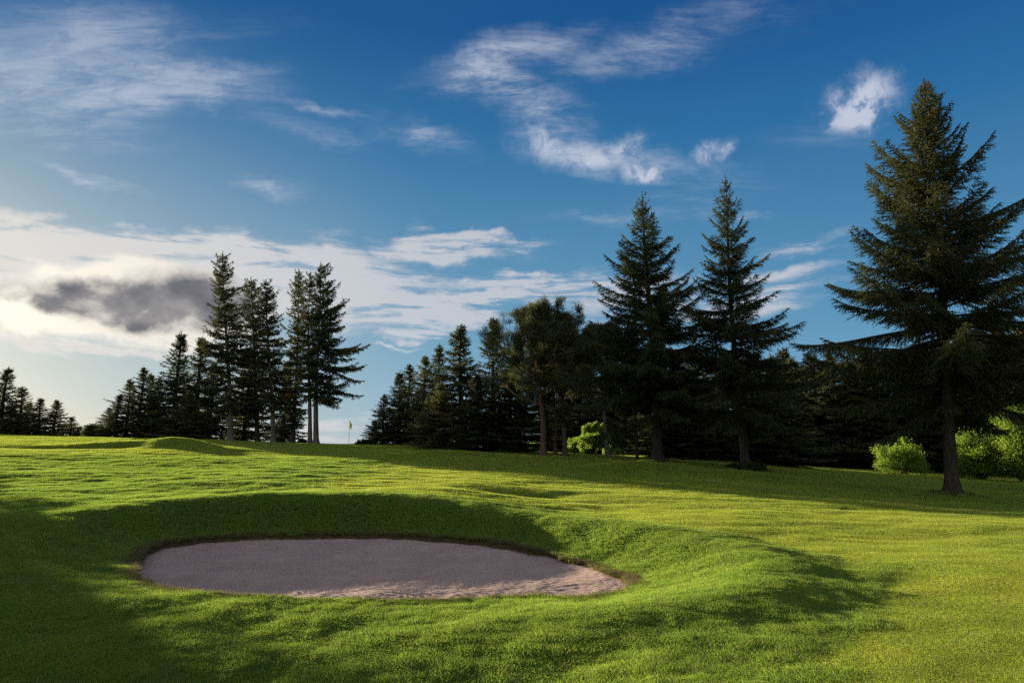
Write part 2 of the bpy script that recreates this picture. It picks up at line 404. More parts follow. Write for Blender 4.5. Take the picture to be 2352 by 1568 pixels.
mg, t = material('turf')
pos = t.new('ShaderNodeNewGeometry').outputs['Position']
at = t.new('ShaderNodeAttribute'); at.attribute_name = 'rough'
n1 = t.noise(pos, .35, 5, .6); n2 = t.noise(pos, 3.0, 6, .7); n3 = t.noise(pos, 38.0, 3, .7)
fair = t.mix(t.sstep(n1, .35, .65), (.140, .190, .016), (.170, .210, .020))
rgh = t.mix(t.sstep(n1, .35, .65), (.065, .125, .014), (.100, .150, .016))
gcol = t.mix(at.outputs['Fac'], fair, rgh)
gcol = t.mix(t.sstep(n2, .45, .75, 0, .35), gcol, (.190, .160, .040))
al = t.new('ShaderNodeAttribute'); al.attribute_name = 'litter'
gcol = t.mix(t.math('MULTIPLY', al.outputs['Fac'], t.sstep(n3, .3, .55, .6, 1)), gcol, (.060, .040, .024))
gcol = t.mix(t.sstep(n3, .35, .7, 0, .35), gcol, (.050, .075, .006))
finish(t, principled(t, gcol, 1, .0, bumpn(t, t.math('ADD', t.math('MULTIPLY', n3, .6), n2), .05, .9)))

def leaf_mat(name, c1, c2, c3, trans=.4, nscale=1.2, rnd=.25):
    m, t = material(name)
    pos = t.new('ShaderNodeNewGeometry').outputs['Position']
    a = t.noise(pos, nscale, 3, .6); b = t.noise(pos, nscale * 9, 2, .6)
    col = t.mix(t.sstep(a, .35, .65), c1, c2); col = t.mix(t.sstep(b, .5, .72, 0, .8), col, c3)
    oi = t.new('ShaderNodeObjectInfo')
    col = t.mix(t.math('MULTIPLY', oi.outputs['Random'], rnd), col, c3)
    d = principled(t, col, .75, .15)
    tr = t.new('ShaderNodeBsdfTranslucent'); t.put(tr.inputs[0], t.mix(.5, col, tuple(min(1, 1.9 * q) for q in c2)))
    mx = t.new('ShaderNodeMixShader'); mx.inputs[0].default_value = trans
    t.l.new(d, mx.inputs[1]); t.l.new(tr.outputs[0], mx.inputs[2]); finish(t, mx.outputs[0])
    return m
M_spruce = leaf_mat('spruce_needles', (.034, .050, .018), (.056, .066, .022), (.105, .080, .032), .28, .45)
M_spruce_warm = leaf_mat('spruce_needles_warm', (.075, .094, .030), (.120, .118, .042), (.160, .115, .054), .35, .8)
M_pine = leaf_mat('pine_needles', (.055, .080, .030), (.090, .105, .040), (.140, .105, .045), .32, .9)
M_leaf = leaf_mat('broad_leaves', (.090, .165, .020), (.185, .260, .032), (.250, .290, .050), .52, 1.0)
M_leafd = leaf_mat('shrub_leaves', (.030, .055, .014), (.045, .070, .018), (.075, .070, .028), .30, 1.0)
M_fair = leaf_mat('mown_grass', (.185, .275, .026), (.275, .325, .034), (.340, .320, .090), .55, .5, .45)
M_rough = leaf_mat('long_grass', (.085, .185, .022), (.170, .250, .026), (.280, .260, .080), .55, .9, .5)
M_dry = leaf_mat('dry_grass', (.170, .130, .060), (.130, .120, .045), (.090, .060, .030), .40, 2.0, .3)

def bark_mat(name, c1, c2, c3=None):
    m, t = material(name)
    tco = t.new('ShaderNodeTexCoord').outputs['Object']
    mp = t.mapping(tco, scale=(9, 9, 1.6))
    a = t.noise(mp, 1.0, 6, .7, .5); vo = t.new('ShaderNodeTexVoronoi'); t.put(vo.inputs['Vector'], mp); vo.inputs['Scale'].default_value = 2.2
    col = t.mix(t.sstep(a, .35, .65), c1, c2)
    if c3:
        l = t.noise(tco, 2.3, 5, .7); col = t.mix(t.sstep(l, .55, .7, 0, .7), col, c3)
    finish(t, principled(t, col, .95, .1, bumpn(t, t.math('ADD', a, vo.outputs[0]), .05, 1)))
    return m
M_bark = bark_mat('spruce_bark', (.040, .028, .021), (.080, .060, .046), (.09, .085, .065))
M_barkp = bark_mat('pine_bark', (.12, .072, .048), (.17, .105, .072), (.13, .12, .10))
M_barkl = bark_mat('grey_bark', (.10, .082, .062), (.18, .150, .115))

ms, t = material('bunker_sand')
pos = t.new('ShaderNodeNewGeometry').outputs['Position']
a = t.noise(pos, 1.2, 5, .6); b = t.noise(pos, 9.0, 6, .7); g = t.noise(pos, 160.0, 2, .6); cc = t.noise(t.mapping(pos, scale=(1, 3, 1)), 5.0, 5, .65)
col = t.mix(t.sstep(a, .35, .65), (.41, .28, .235), (.47, .33, .275)); col = t.mix(t.sstep(b, .5, .75, 0, .35), col, (.26, .18, .155))
col = t.mix(t.sstep(g, .45, .7, 0, .35), col, (.26, .17, .13)); col = t.mix(t.sstep(g, .25, .4, .35, 0), col, (.52, .42, .38))
h = t.math('ADD', t.math('ADD', t.math('MULTIPLY', b, .5), t.math('MULTIPLY', cc, .5)), t.math('MULTIPLY', g, .12))
finish(t, principled(t, col, .95, .1, bumpn(t, h, .09, 1.0)))
msoil, t = material('soil_edge')
pos = t.new('ShaderNodeNewGeometry').outputs['Position']
a = t.noise(pos, 14.0, 5, .7)
finish(t, principled(t, t.mix(t.sstep(a, .35, .65), (.075, .048, .026), (.13, .090, .045)), 1, 0, bumpn(t, a, .05, 1)))

# ------------------------------------------------------------------ ground sheet
rr = [0.25, .5, .75, 1.0]
while rr[-1] < 1200:
    r_ = rr[-1]; k = .03 if r_ < 3.5 else (.007 if r_ < 8 else (.0033 if r_ < 21.5 else (.0075 if r_ < 120 else .03)))
    rr.append(r_ * (1 + k))
rr = np.array(rr)
front = np.linspace(-47, 47, 821)
ang = np.radians(np.concatenate([np.arange(-180, -47, 3.0), front, np.arange(50, 180, 3.0)]))
RR, AA = np.meshgrid(rr, ang, indexing='ij'); X = RR * np.sin(AA); Y = RR * np.cos(AA)
Z, SD, RM = height(X, Y)
nr, na = X.shape
V = np.stack([X, Y, Z], -1).reshape(-1, 3)
i, j = np.meshgrid(np.arange(nr - 1), np.arange(na), indexing='ij'); j2 = (j + 1) % na
F = np.stack([i * na + j, (i + 1) * na + j, (i + 1) * na + j2, i * na + j2], -1).reshape(-1, 4)[:, ::-1]
V = np.r_[V, [[0, 0, ground_z(.01, .01)]]]
jj = np.arange(na); Fc = np.stack([np.full(na, nr * na), jj, (jj + 1) % na], -1)[:, ::-1]
g = link('ground', mesh_np('ground', V, [F, Fc], mg, True, attrs={'rough': np.r_[RM.ravel(), 0], 'litter': np.r_[litter(V[:-1, 0], V[:-1, 1]), 0]}))
tag(g, 'mown golf fairway turf rolling up to the crest', None, None, 'structure')

# sand sheet
nb = 480; tt = np.linspace(0, len(BS), nb, endpoint=False)
bx = np.interp(tt, np.arange(len(BS) + 1), np.r_[BS[:, 0], BS[0, 0]]); by = np.interp(tt, np.arange(len(BS) + 1), np.r_[BS[:, 1], BS[0, 1]])
f = np.linspace(0, 1.012, 190)[1:]
X = cen[0] + (bx[None] - cen[0]) * f[:, None]; Y = cen[1] + (by[None] - cen[1]) * f[:, None]
s = sdf(X, Y); Z = sand_h(X, Y, np.minimum(s, 0))
V = np.r_[np.stack([X, Y, Z], -1).reshape(-1, 3), [[cen[0], cen[1], float(sand_h(np.array([cen[0]]), np.array([cen[1]]), np.array([-3.]))[0])]]]
na = nb; nr = len(f); i, j = np.meshgrid(np.arange(nr - 1), np.arange(na), indexing='ij'); j2 = (j + 1) % na
F = np.stack([i * na + j, (i + 1) * na + j, (i + 1) * na + j2, i * na + j2], -1).reshape(-1, 4)
jj = np.arange(na); Fc = np.stack([np.full(na, nr * na), jj, (jj + 1) % na], -1)
sd_o = link('bunker_sand', mesh_np('bunker_sand', V, [F, Fc], ms, True)); tag(sd_o, 'raked pinkish sand filling the grassy hollow', None, None, 'structure')

# soil lip running round the sand
nx = np.stack([np.roll(by, -1) - np.roll(by, 1), -(np.roll(bx, -1) - np.roll(bx, 1))], -1); nx /= np.linalg.norm(nx, axis=1)[:, None]
if ((np.stack([bx, by], -1) - cen) * nx).sum() < 0: nx = -nx
prof = [(.12, -.04, 1), (.05, -.006, 1), (.0, .006, 1), (-.03, -.004, 1), (-.055, -.03, 1), (-.06, -.10, 1), (-.05, -.45, 1)]
rows = []
for o_, dz_, _ in prof:
    px = bx + nx[:, 0] * o_; py = by + nx[:, 1] * o_
    zz = height(bx + nx[:, 0] * max(o_, .03), by + nx[:, 1] * max(o_, .03), False) + dz_ + N5(px * 9, py * 9) * .012
    rows.append(np.stack([px + N4(px * 8, py * 8) * .02, py + N3(px * 8, py * 8) * .02, zz], -1))
V = np.concatenate(rows); i, j = np.meshgrid(np.arange(len(prof) - 1), np.arange(nb), indexing='ij'); j2 = (j + 1) % nb
F = np.stack([i * nb + j, (i + 1) * nb + j, (i + 1) * nb + j2, i * nb + j2], -1).reshape(-1, 4)
lo = link('bunker_edge', mesh_np('bunker_edge', V, F, msoil, True)); tag(lo, 'brown cut soil edge round the sand', None, None, 'structure')

# ------------------------------------------------------------------ grass (uncountable: scattered tufts)
def tuft(name, seed, nbl, rad_, h, wid, lean, mat):
    r = np.random.RandomState(seed)
    a = r.rand(nbl) * 2 * PI; q = np.sqrt(r.rand(nbl)) * rad_
    bx_, by_ = np.cos(a) * q, np.sin(a) * q
    d = r.rand(nbl) * 2 * PI; hh = h * (.45 + .75 * r.rand(nbl)); ln = hh * lean * (.2 + r.rand(nbl))
    s_ = r.rand(nbl) * PI; ws = wid * (.6 + .8 * r.rand(nbl))
    p0 = np.stack([bx_ - np.cos(s_) * ws / 2, by_ - np.sin(s_) * ws / 2, np.full(nbl, -.008)], -1)
    p1 = np.stack([bx_ + np.cos(s_) * ws / 2, by_ + np.sin(s_) * ws / 2, np.full(nbl, -.008)], -1)
    mx_, my_ = bx_ + np.cos(d) * ln * .35, by_ + np.sin(d) * ln * .35
    p2 = np.stack([mx_ + np.cos(s_) * ws * .35, my_ + np.sin(s_) * ws * .35, hh * .6], -1)
    p3 = np.stack([mx_ - np.cos(s_) * ws * .35, my_ - np.sin(s_) * ws * .35, hh * .6], -1)
    p4 = np.stack([bx_ + np.cos(d) * ln, by_ + np.sin(d) * ln, hh], -1)
    V = np.stack([p0, p1, p2, p3, p4], 1).reshape(-1, 3); k = np.arange(nbl)[:, None] * 5
    return bpy.data.objects.new(name, mesh_np(name, V, [k + np.array([0, 1, 2, 3]), k + np.array([3, 2, 4])], mat))
def scatter(name, label, tuft_o, P, scale, hs, seed):
    r = np.random.RandomState(seed)
    n_ = len(P); me = bpy.data.meshes.new(name + '_points'); me.vertices.add(n_); me.vertices.foreach_set('co', P.astype(np.float32).ravel())
    for k, v in (('sc', scale), ('hs', hs), ('rz', r.rand(n_) * 2 * PI)):
        at_ = me.attributes.new(k, 'FLOAT', 'POINT'); at_.data.foreach_set('value', v.astype(np.float32))
    o = link(name, me); tag(o, label, None, None, 'stuff'); o['category'] = 'grass'
    ng = bpy.data.node_groups.new(name, 'GeometryNodeTree')
    ng.interface.new_socket('Geometry', in_out='INPUT', socket_type='NodeSocketGeometry'); ng.interface.new_socket('Geometry', in_out='OUTPUT', socket_type='NodeSocketGeometry')
    N = ng.nodes; L = ng.links
    gi, go = N.new('NodeGroupInput'), N.new('NodeGroupOutput')
    oi = N.new('GeometryNodeObjectInfo'); oi.inputs[0].default_value = tuft_o; oi.inputs['As Instance'].default_value = True
    ip = N.new('GeometryNodeInstanceOnPoints')
    def attr(nm):
        q = N.new('GeometryNodeInputNamedAttribute'); q.data_type = 'FLOAT'; q.inputs[0].default_value = nm
        return q.outputs[0]
    cr = N.new('ShaderNodeCombineXYZ'); L.new(attr('rz'), cr.inputs[2])
    cs = N.new('ShaderNodeCombineXYZ'); a_ = attr('sc'); L.new(a_, cs.inputs[0]); L.new(a_, cs.inputs[1]); L.new(attr('hs'), cs.inputs[2])
    mp_ = N.new('GeometryNodeMeshToPoints')
    L.new(gi.outputs[0], mp_.inputs[0]); L.new(mp_.outputs[0], ip.inputs['Points']); L.new(oi.outputs['Geometry'], ip.inputs['Instance'])
    L.new(cr.outputs[0], ip.inputs['Rotation']); L.new(cs.outputs[0], ip.inputs['Scale']); L.new(ip.outputs[0], go.inputs[0])
    md = o.modifiers.new('scatter', 'NODES'); md.node_group = ng
    return o
rg = np.random.RandomState(5)
def polar(nn, r0, r1, pw):
    # density over area proportional to r**-pw
    q = rg.rand(nn); e = 2 - pw
    r = (r0 ** e + q * (r1 ** e - r0 ** e)) ** (1 / e)
    a = np.radians(rg.rand(nn) * 96 - 48); return r * np.sin(a), r * np.cos(a), r
x, y, r = polar(720000, 3.8, 82, 1.40)
z, s, rm = height(x, y)
keep = (s > .03) & (rg.rand(len(x)) > litter(x, y) * .93)
x, y, z, s, rm, r = (q[keep] for q in (x, y, z, s, rm, r))
isr = rg.rand(len(x)) < rm
sc = np.clip(r / 8, 1, 9) ** .45 * (.75 + .5 * rg.rand(len(x))); hs = np.clip(r / 10, 1, 8) ** .22 * (.7 + .6 * rg.rand(len(x)))
patch = np.clip(.85 + .6 * N2_(x * 1.3, y * 1.3) + .4 * N3(x * 4.5, y * 4.5) * rm, .5, 1.7)
T1 = tuft('fairway_tuft', 1, 80, .12, .024, .0062, .9, M_fair); T2 = tuft('rough_tuft', 2, 85, .11, .038, .0075, 1.1, M_rough)
Pn = np.stack([x, y, z], -1)
scatter('fairway_grass', 'short mown yellow green grass of the fairway', T1, Pn[~isr], sc[~isr], (hs * patch)[~isr], 8)
scatter('rough_grass', 'longer dark green grass round the bunker', T2, Pn[isr], sc[isr], (hs * patch)[isr], 9)
# ragged dry fringe on the lip
k = rg.randint(0, nb, 9000); k = k[(by[k] > 10.6) | (rg.rand(len(k)) < .18)]; off = np.abs(rg.randn(len(k))) * .08 - .05
px = bx[k] + nx[k, 0] * off + rg.randn(len(k)) * .02; py = by[k] + nx[k, 1] * off + rg.randn(len(k)) * .02
pz = height(bx[k] + nx[k, 0] * np.maximum(off, .03), by[k] + nx[k, 1] * np.maximum(off, .03), False)
T3 = tuft('fringe_tuft', 3, 22, .05, .055, .006, 1.5, M_dry)
scatter('fringe_grass', 'dry straw coloured grass fringe on the bunker lip', T3, np.stack([px, py, pz], -1), .7 + .6 * rg.rand(len(k)), .6 + .8 * rg.rand(len(k)), 10)

# ------------------------------------------------------------------ trees
def unit(v): return v / np.maximum(np.linalg.norm(v, axis=-1, keepdims=True), 1e-9)
class Geo:
    def __init__(s): s.V = []; s.F3 = []; s.F4 = []; s.n = 0; s.m3 = []; s.m4 = []
    def tri(s, a, b, c, m=0):
        k = len(a); s.V.append(np.stack([a, b, c], 1).reshape(-1, 3)); s.F3.append(s.n + np.arange(k * 3).reshape(-1, 3)); s.m3.append(np.full(k, m)); s.n += 3 * k
    def tube(s, pts, rad_, sides=7, m=0, flute=0, seed=0):
        pts = np.asarray(pts, float); rad_ = np.asarray(rad_, float); k = len(pts)
        tg = unit(np.gradient(pts, axis=0)); ref = np.array([0, 0, 1.]) if abs(tg[0, 2]) < .8 else np.array([1., 0, 0])
        a = unit(np.cross(tg, ref)); b = np.cross(tg, a); th = np.arange(sides) * 2 * PI / sides
        rr_ = rad_[:, None] * np.ones((1, sides))
        if flute:
            rs = np.random.RandomState(seed); rr_ = rr_ * (1 + flute * (rs.rand(1, sides) - .5) * np.linspace(1, .3, k)[:, None] * 2 + .04 * rs.randn(k, sides))
        ring = pts[:, None] + rr_[..., None] * (np.cos(th)[None, :, None] * a[:, None] + np.sin(th)[None, :, None] * b[:, None])
        s.V.append(ring.reshape(-1, 3)); i, j = np.meshgrid(np.arange(k - 1), np.arange(sides), indexing='ij'); j2 = (j + 1) % sides
        s.F4.append(s.n + np.stack([i * sides + j, i * sides + j2, (i + 1) * sides + j2, (i + 1) * sides + j], -1).reshape(-1, 4)); s.m4.append(np.full(len(s.F4[-1]), m)); s.n += k * sides
    def mesh(s, name, mats, smooth=False):
        V = np.concatenate(s.V); F = []; M = []
        if s.F3: F.append(np.concatenate(s.F3)); M.append(np.concatenate(s.m3))
        if s.F4: F.append(np.concatenate(s.F4)); M.append(np.concatenate(s.m4))
        return mesh_np(name, V, F, None, smooth, mats, np.concatenate(M))
def sprigs(g, base, d, ln, rs, spacing, sl, sw, spread=.75, m=0):
    """small needle sprays along twigs"""
    cnt = np.maximum(2, (ln / spacing).astype(int)); idx = np.repeat(np.arange(len(base)), cnt)
    o = np.concatenate([np.arange(c_) for c_ in cnt]); t_ = (o + rs.rand(len(o))) / cnt[idx]
    D = d[idx]; pos_ = base[idx] + D * (ln[idx] * t_)[:, None]; pos_[:, 2] -= .12 * ln[idx] * t_ ** 2
    sd = unit(np.cross(D, rs.randn(len(idx), 3))); dr = unit(D + sd * spread * (.6 + .8 * rs.rand(len(idx)))[:, None])
    L_ = (sl * (1.15 - .5 * t_) * (.6 + .8 * rs.rand(len(idx))))[:, None]; wv = unit(np.cross(dr, rs.randn(len(idx), 3))) * (sw * (.6 + .8 * rs.rand(len(idx))))[:, None] / 2
    g.tri(pos_ - wv, pos_ + wv, pos_ + dr * L_, m)
    wv = unit(np.cross(d, rs.randn(len(d), 3))) * sw * .35
    tip = base + d * (ln * 1.05)[:, None]; tip[:, 2] -= .12 * ln
    g.tri(base - wv, base + wv, tip, m)

def trunk_line(H, lean, rs, k=14, bend=.012):
    t_ = np.linspace(0, 1, k); w1, w2 = rs.rand(2) * 6.28
    x_ = lean[0] * t_ + bend * H * np.sin(t_ * 3 + w1) * t_ * (1 - t_) * 3; y_ = lean[1] * t_ + bend * H * np.sin(t_ * 3 + w2) * t_ * (1 - t_) * 3
    return np.stack([x_, y_, t_ * H], -1)
def spruce(seed, H, Rm, cb=.12, lean=(0, 0), tr=None, detail=1.0, dens=1.0, pw=.85, up=.55, droop=.35, mat=None, irregular=.18, bark=None, bare=0, side=None, hang=1.0, asym=0):
    """tapered trunk + whorled crown. detail: sprig size in units of 9 cm; side: (azimuth, extra) widening"""
    rs = np.random.RandomState(seed); TL = trunk_line(H, lean, rs); tr = tr or H * .019
    zt = TL[:, 2] / H
    def on(z_): return np.stack([np.interp(z_, TL[:, 2], TL[:, 0]), np.interp(z_, TL[:, 2], TL[:, 1]), z_], -1)
    gt = Geo(); zz = np.r_[-.4, 0, .12, .3, .6, np.linspace(1.2, H, 16)]; P_ = on(np.clip(zz, 0, H)); P_[:, 2] = zz
    rad_ = tr * (1 - .93 * np.clip(zz / H, 0, 1) ** .9) * (1 + .65 * np.exp(-np.maximum(zz, 0) / .22)); rad_[-1] = .008
    gt.tube(P_, rad_, 14, 0, .10, seed)
    gc = Geo(); z_ = H * cb; az_ = rs.rand() * 6.28
    B = []; D = []; Ln = []
    while z_ < H * .975:
        t_ = (z_ / H - cb) / (1 - cb)
        nb_ = max(4, int(round((5.0 + 4.0 * (1 - t_)) * dens)))
        whf = 1 + irregular * rs.randn() * .5
        for q in range(nb_):
            az_ += 2.39996 + rs.randn() * .25; zb = z_ + rs.randn() * .20
            shape = (1 - t_) ** pw * (.62 + .38 * min(1, t_ / .16)) if t_ < .16 else (1 - t_) ** pw
            L_ = Rm * shape * whf * (1 + irregular * rs.randn()) * (.85 if rs.rand() > .12 else .5)
            if asym: L_ *= 1 + asym * math.cos(az_)
            if side is not None: L_ *= 1 + side[1] * max(0, math.cos(az_ - side[0])) * (1 - t_)
            L_ = max(L_, .16 + .1 * rs.rand())
            e0 = up * t_ ** .8 * 1.35 - .12 + .13 * rs.randn(); dr_ = droop * (1 - t_) * (.7 + .6 * rs.rand())
            k = max(5, int(L_ / .3)); sgl = np.linspace(0, 1, k + 1)
            e = e0 - dr_ * np.sin(sgl * PI * .8) + (.30 + .35 * rs.rand()) * sgl ** 2
            st = L_ / k; hd = np.cos(e) * st; vd = np.sin(e) * st
            azs = az_ + rs.randn() * .12 * sgl
            x_ = np.r_[0, np.cumsum(hd * np.cos(azs))[:-1]]; y_ = np.r_[0, np.cumsum(hd * np.sin(azs))[:-1]]; zz_ = np.r_[0, np.cumsum(vd)[:-1]]
            sp = on(np.array([min(zb, H * .985)])) + np.stack([x_, y_, zz_], -1)
            gc.tube(sp, np.linspace(max(.010, L_ * .0105), .004, k + 1), 4, 1)
            # side twigs
            m_ = max(3, int(L_ / (.095 * detail))); s_ = .10 + .90 * (np.arange(m_) + rs.rand(m_)) / m_
            s_ = s_[s_ < 1.0]
            if bare: s_ = s_[s_ > bare * rs.rand()]
            p_ = np.stack([np.interp(s_, sgl, sp[:, a_]) for a_ in range(3)], -1)
            T_ = unit(np.stack([np.interp(s_, sgl, np.gradient(sp[:, a_])) for a_ in range(3)], -1))
            sv = unit(np.cross(T_, np.array([0, 0, 1.]))); 
            for sg in (-1, 1):
                dl = unit(T_ * (.55 + .35 * rs.rand(len(s_), 1)) + sg * sv * (.75 + .35 * rs.rand(len(s_), 1)) - np.array([0, 0, 1.]) * (.10 + .45 * hang * rs.rand(len(s_), 1)))
                l_ = (.10 + .30 * L_ * (1 - s_) ** .75 * (.35 + .65 * np.minimum(1, s_ * 3))) * (.6 + .7 * rs.rand(len(s_)))
                l_ = np.clip(l_, .10, 1.15); B.append(p_); D.append(dl); Ln.append(l_)
                # second order
                w_ = l_ > .40
                if w_.any():
                    pb = p_[w_] + dl[w_] * (l_[w_] * (.3 + .4 * rs.rand(w_.sum())))[:, None]
                    d2 = unit(dl[w_] + T_[w_] * .8 + rs.randn(w_.sum(), 3) * .35 - np.array([0, 0, .5 * hang]))
                    B.append(pb); D.append(d2); Ln.append(l_[w_] * .55)
            # hanging twigs
            hm = s_ < .97; hn = int(hm.sum() * .8 * hang)
            if hn > 0:
                q_ = rs.choice(np.where(hm)[0], hn); dl = unit(T_[q_] * .35 + rs.randn(hn, 3) * .28 - np.array([0, 0, 1.])); B.append(p_[q_]); D.append(dl)
                Ln.append(np.clip((.10 + .10 * L_ * (1 - s_[q_])) * (.6 + .9 * rs.rand(hn)) * (1.2 if t_ < .7 else .6), .08, .5))
            B.append(sp[-2:-1]); D.append(unit(sp[-1:] - sp[-2:-1])); Ln.append(np.array([.16 + .2 * rs.rand()]))
        z_ += (.27 + .24 * (1 - t_)) * (.8 + .4 * rs.rand()) / (1 if t_ < .8 else 1.25)
    # leader
    B.append(on(np.array([H * .96, H * .975, H * .985]))); D.append(np.array([[0, 0, 1.]] * 3)); Ln.append(np.array([H * .035] * 3))
    sprigs(gc, np.concatenate(B), np.concatenate(D), np.concatenate(Ln), rs, .046 * detail, .115 * detail, .048 * detail)
    return gt.mesh('trunk', [bark or M_bark], True), gc.mesh('crown', [mat or M_spruce, bark or M_bark])
def clump_leaves(g, C, rad_, n_, size, rs, m=0, flat=.7, wid=.6):
    """leaf-sized faces in ragged balls round the points C"""
    idx = np.repeat(np.arange(len(C)), n_); v = unit(rs.randn(len(idx), 3)) * (rs.rand(len(idx), 1) ** .45)
    v[:, 2] *= flat; p_ = C[idx] + v * rad_[idx][:, None] * (.7 + .6 * rs.rand(len(idx), 1))
    d = unit(v + rs.randn(len(idx), 3) * .8); w_ = unit(np.cross(d, rs.randn(len(idx), 3))) * (size * wid * (.6 + .8 * rs.rand(len(idx))))[:, None] / 2
    L_ = (size * (.6 + .8 * rs.rand(len(idx))))[:, None]
    g.tri(p_ - w_, p_ + w_, p_ + d * L_, m)
    g.tri(p_ + w_ * .2, p_ + d * L_ * .5 + w_ * 1.6, p_ + d * L_, m)
def branchy(seed, H, Rm, cb, lean, tr, kind='pine', mat=None, bark=None, leaf=.10, nl=60, limbs=22, topf=1.0):
    """pine or broadleaf: trunk, forking limbs, foliage clumps on the ends"""
    rs = np.random.RandomState(seed); TL = trunk_line(H, lean, rs, 14, .03 if kind == 'pine' else .02)
    def on(z_): return np.array([np.interp(z_, TL[:, 2], TL[:, 0]), np.interp(z_, TL[:, 2], TL[:, 1]), z_])
    gt = Geo(); zz = np.r_[-.4, 0, .12, .3, .7, np.linspace(1.4, H * .95, 13)] if H > 4 else np.r_[-.2, 0, .1, np.linspace(.3, H * .9, 8)]
    P_ = np.array([on(max(q, 0)) for q in zz]); P_[:, 2] = zz
    rad_ = tr * (1 - .85 * np.clip(zz / H, 0, 1)) * (1 + .6 * np.exp(-np.maximum(zz, 0) / .2)); gt.tube(P_, rad_, 11, 0, .08, seed)
    gc = Geo(); C = []; az_ = rs.rand() * 6
    for q in range(limbs):
        t_ = (q + rs.rand()) / limbs; z_ = H * (cb + (.93 - cb) * t_); az_ += 2.4 + rs.randn() * .3
        if kind == 'pine': L_ = Rm * (.55 + .6 * math.sin(PI * (.25 + .75 * t_ ** .9))) * (.75 + .5 * rs.rand()); e0 = .15 + .75 * t_ + .2 * rs.randn()
        else: L_ = Rm * (.35 + .85 * math.sin(PI * (.15 + .8 * t_))) * (.75 + .45 * rs.rand()); e0 = .1 + .9 * t_ + .25 * rs.randn()
        L_ *= topf if t_ > .6 else 1
        def limb(p, az0, e0, L, r0, lev):
            k = 6; pts = [p]; a_, e_ = az0, e0
            for _ in range(k):
                a_ += rs.randn() * .16; e_ += rs.randn() * .12 + (.05 if kind == 'pine' else .02)
                pts.append(pts[-1] + np.array([math.cos(e_) * math.cos(a_), math.cos(e_) * math.sin(a_), math.sin(e_)]) * L / k)
            gc.tube(pts, np.linspace(r0, r0 * .3, k + 1), 5 if lev == 0 else 3, 1)
            if lev < 2:
                for b in range(5 if lev == 0 else 4):
                    j = 2 + int(rs.rand() * 4.5); limb(pts[min(j, k)], a_ + rs.randn() * .9, e_ + rs.randn() * .45, L * (.42 + .2 * rs.rand()), r0 * .45, lev + 1)
            if lev >= 1: C.extend(pts[3:])
            else: C.append(pts[-1])
        limb(on(z_), az_, e0, L_, max(.02, tr * .32 * (1.15 - t_)), 0)
    C.extend([on(H * .93) + rs.randn(3) * .2 for _ in range(6)])
    C = np.array(C)[rs.rand(len(C)) < (.85 if kind == 'pine' else .8)]; lo_ = .10 * H if kind != 'pine' else 0
    C = C[C[:, 2] > max(lo_ * .5, .12)]
    rr_ = (np.full(len(C), .31 if kind == 'pine' else .30) * (.6 + .8 * rs.rand(len(C)))) * (1 if H > 5 else .8)
    clump_leaves(gc, C, rr_, nl, leaf, rs, 0, .75, .22 if kind == 'pine' else .6)
    return gt.mesh('trunk', [bark or M_barkp], True), gc.mesh('crown', [mat or M_pine, bark or M_barkp])
def bush_mesh(seed, H, Rx, leaf=.09, n_=11000, mat=None, cl=26):
    """many-stemmed shrub: stems and leaves to the ground"""
    rs = np.random.RandomState(seed); gt = Geo(); gc = Geo(); C = []
    for q in range(cl):
        a = rs.rand() * 6.28; q_ = rs.rand() ** .6; zt_ = H * (.30 + .64 * rs.rand()) * (1 - .25 * q_)
        rx = Rx * q_ * (.95 - .35 * (zt_ / H) ** 3); tip = np.array([math.cos(a) * rx, math.sin(a) * rx, zt_])
        mid = tip * np.array([.35, .35, .5]); gt.tube([np.array([math.cos(a), math.sin(a), -1]) * .06, mid, tip], [.03, .02, .008], 4)
        C += [tip, tip * .8 + rs.randn(3) * .15 * Rx, mid * 1.3 + rs.randn(3) * .15 * Rx, tip * np.array([1, 1, .45])]
    C = np.array(C); C[:, 2] = np.maximum(C[:, 2], .1)
    clump_leaves(gc, C, np.full(len(C), .20 * (Rx + H) / 2) * (.6 + .8 * rs.rand(len(C))), n_ // len(C), leaf, rs, 0, .8, .6)
    ok = np.concatenate(gc.V)
    return gt.mesh('stems', [M_barkl]), gc.mesh('foliage', [mat or M_leaf])

def spot(u, v, y, vtop=None, utop=None):
    """plan position under the measured base; height and lean from the measured top"""
    x_ = pt(u, v, y)[0]; z0 = ground_z(x_, y)
    if vtop is None: return x_, z0
    ut = u if utop is None else utop; X_, _, Z_ = pt(ut, vtop, y)
    if utop is None: return x_, z0, Z_ - z0, 0.0
    return x_, z0, Z_ - z0, X_ - x_
def plant(name, parts, names, loc, rz, label, cat, group=None, scale=None):
    root = thing(name, loc, label, cat, group); root.rotation_euler.z = rz
    for me, nm in zip(parts, names):
        o = link(nm, me, root)
        if scale: o.scale = scale
    return root
TC = ('trunk', 'crown')
def hero(u, v, y, ut, vt, seed, rpx, label, cat='spruce', group=None, **kw):
    x_, z0, H, ln = spot(u, v, y, vt, ut)
    parts = spruce(seed, H, rpx * y / FOC, lean=(ln, 0), **kw)
    return plant('spruce_tree', parts, TC, (x_, y, z0 - .05), 0, label, cat, group)

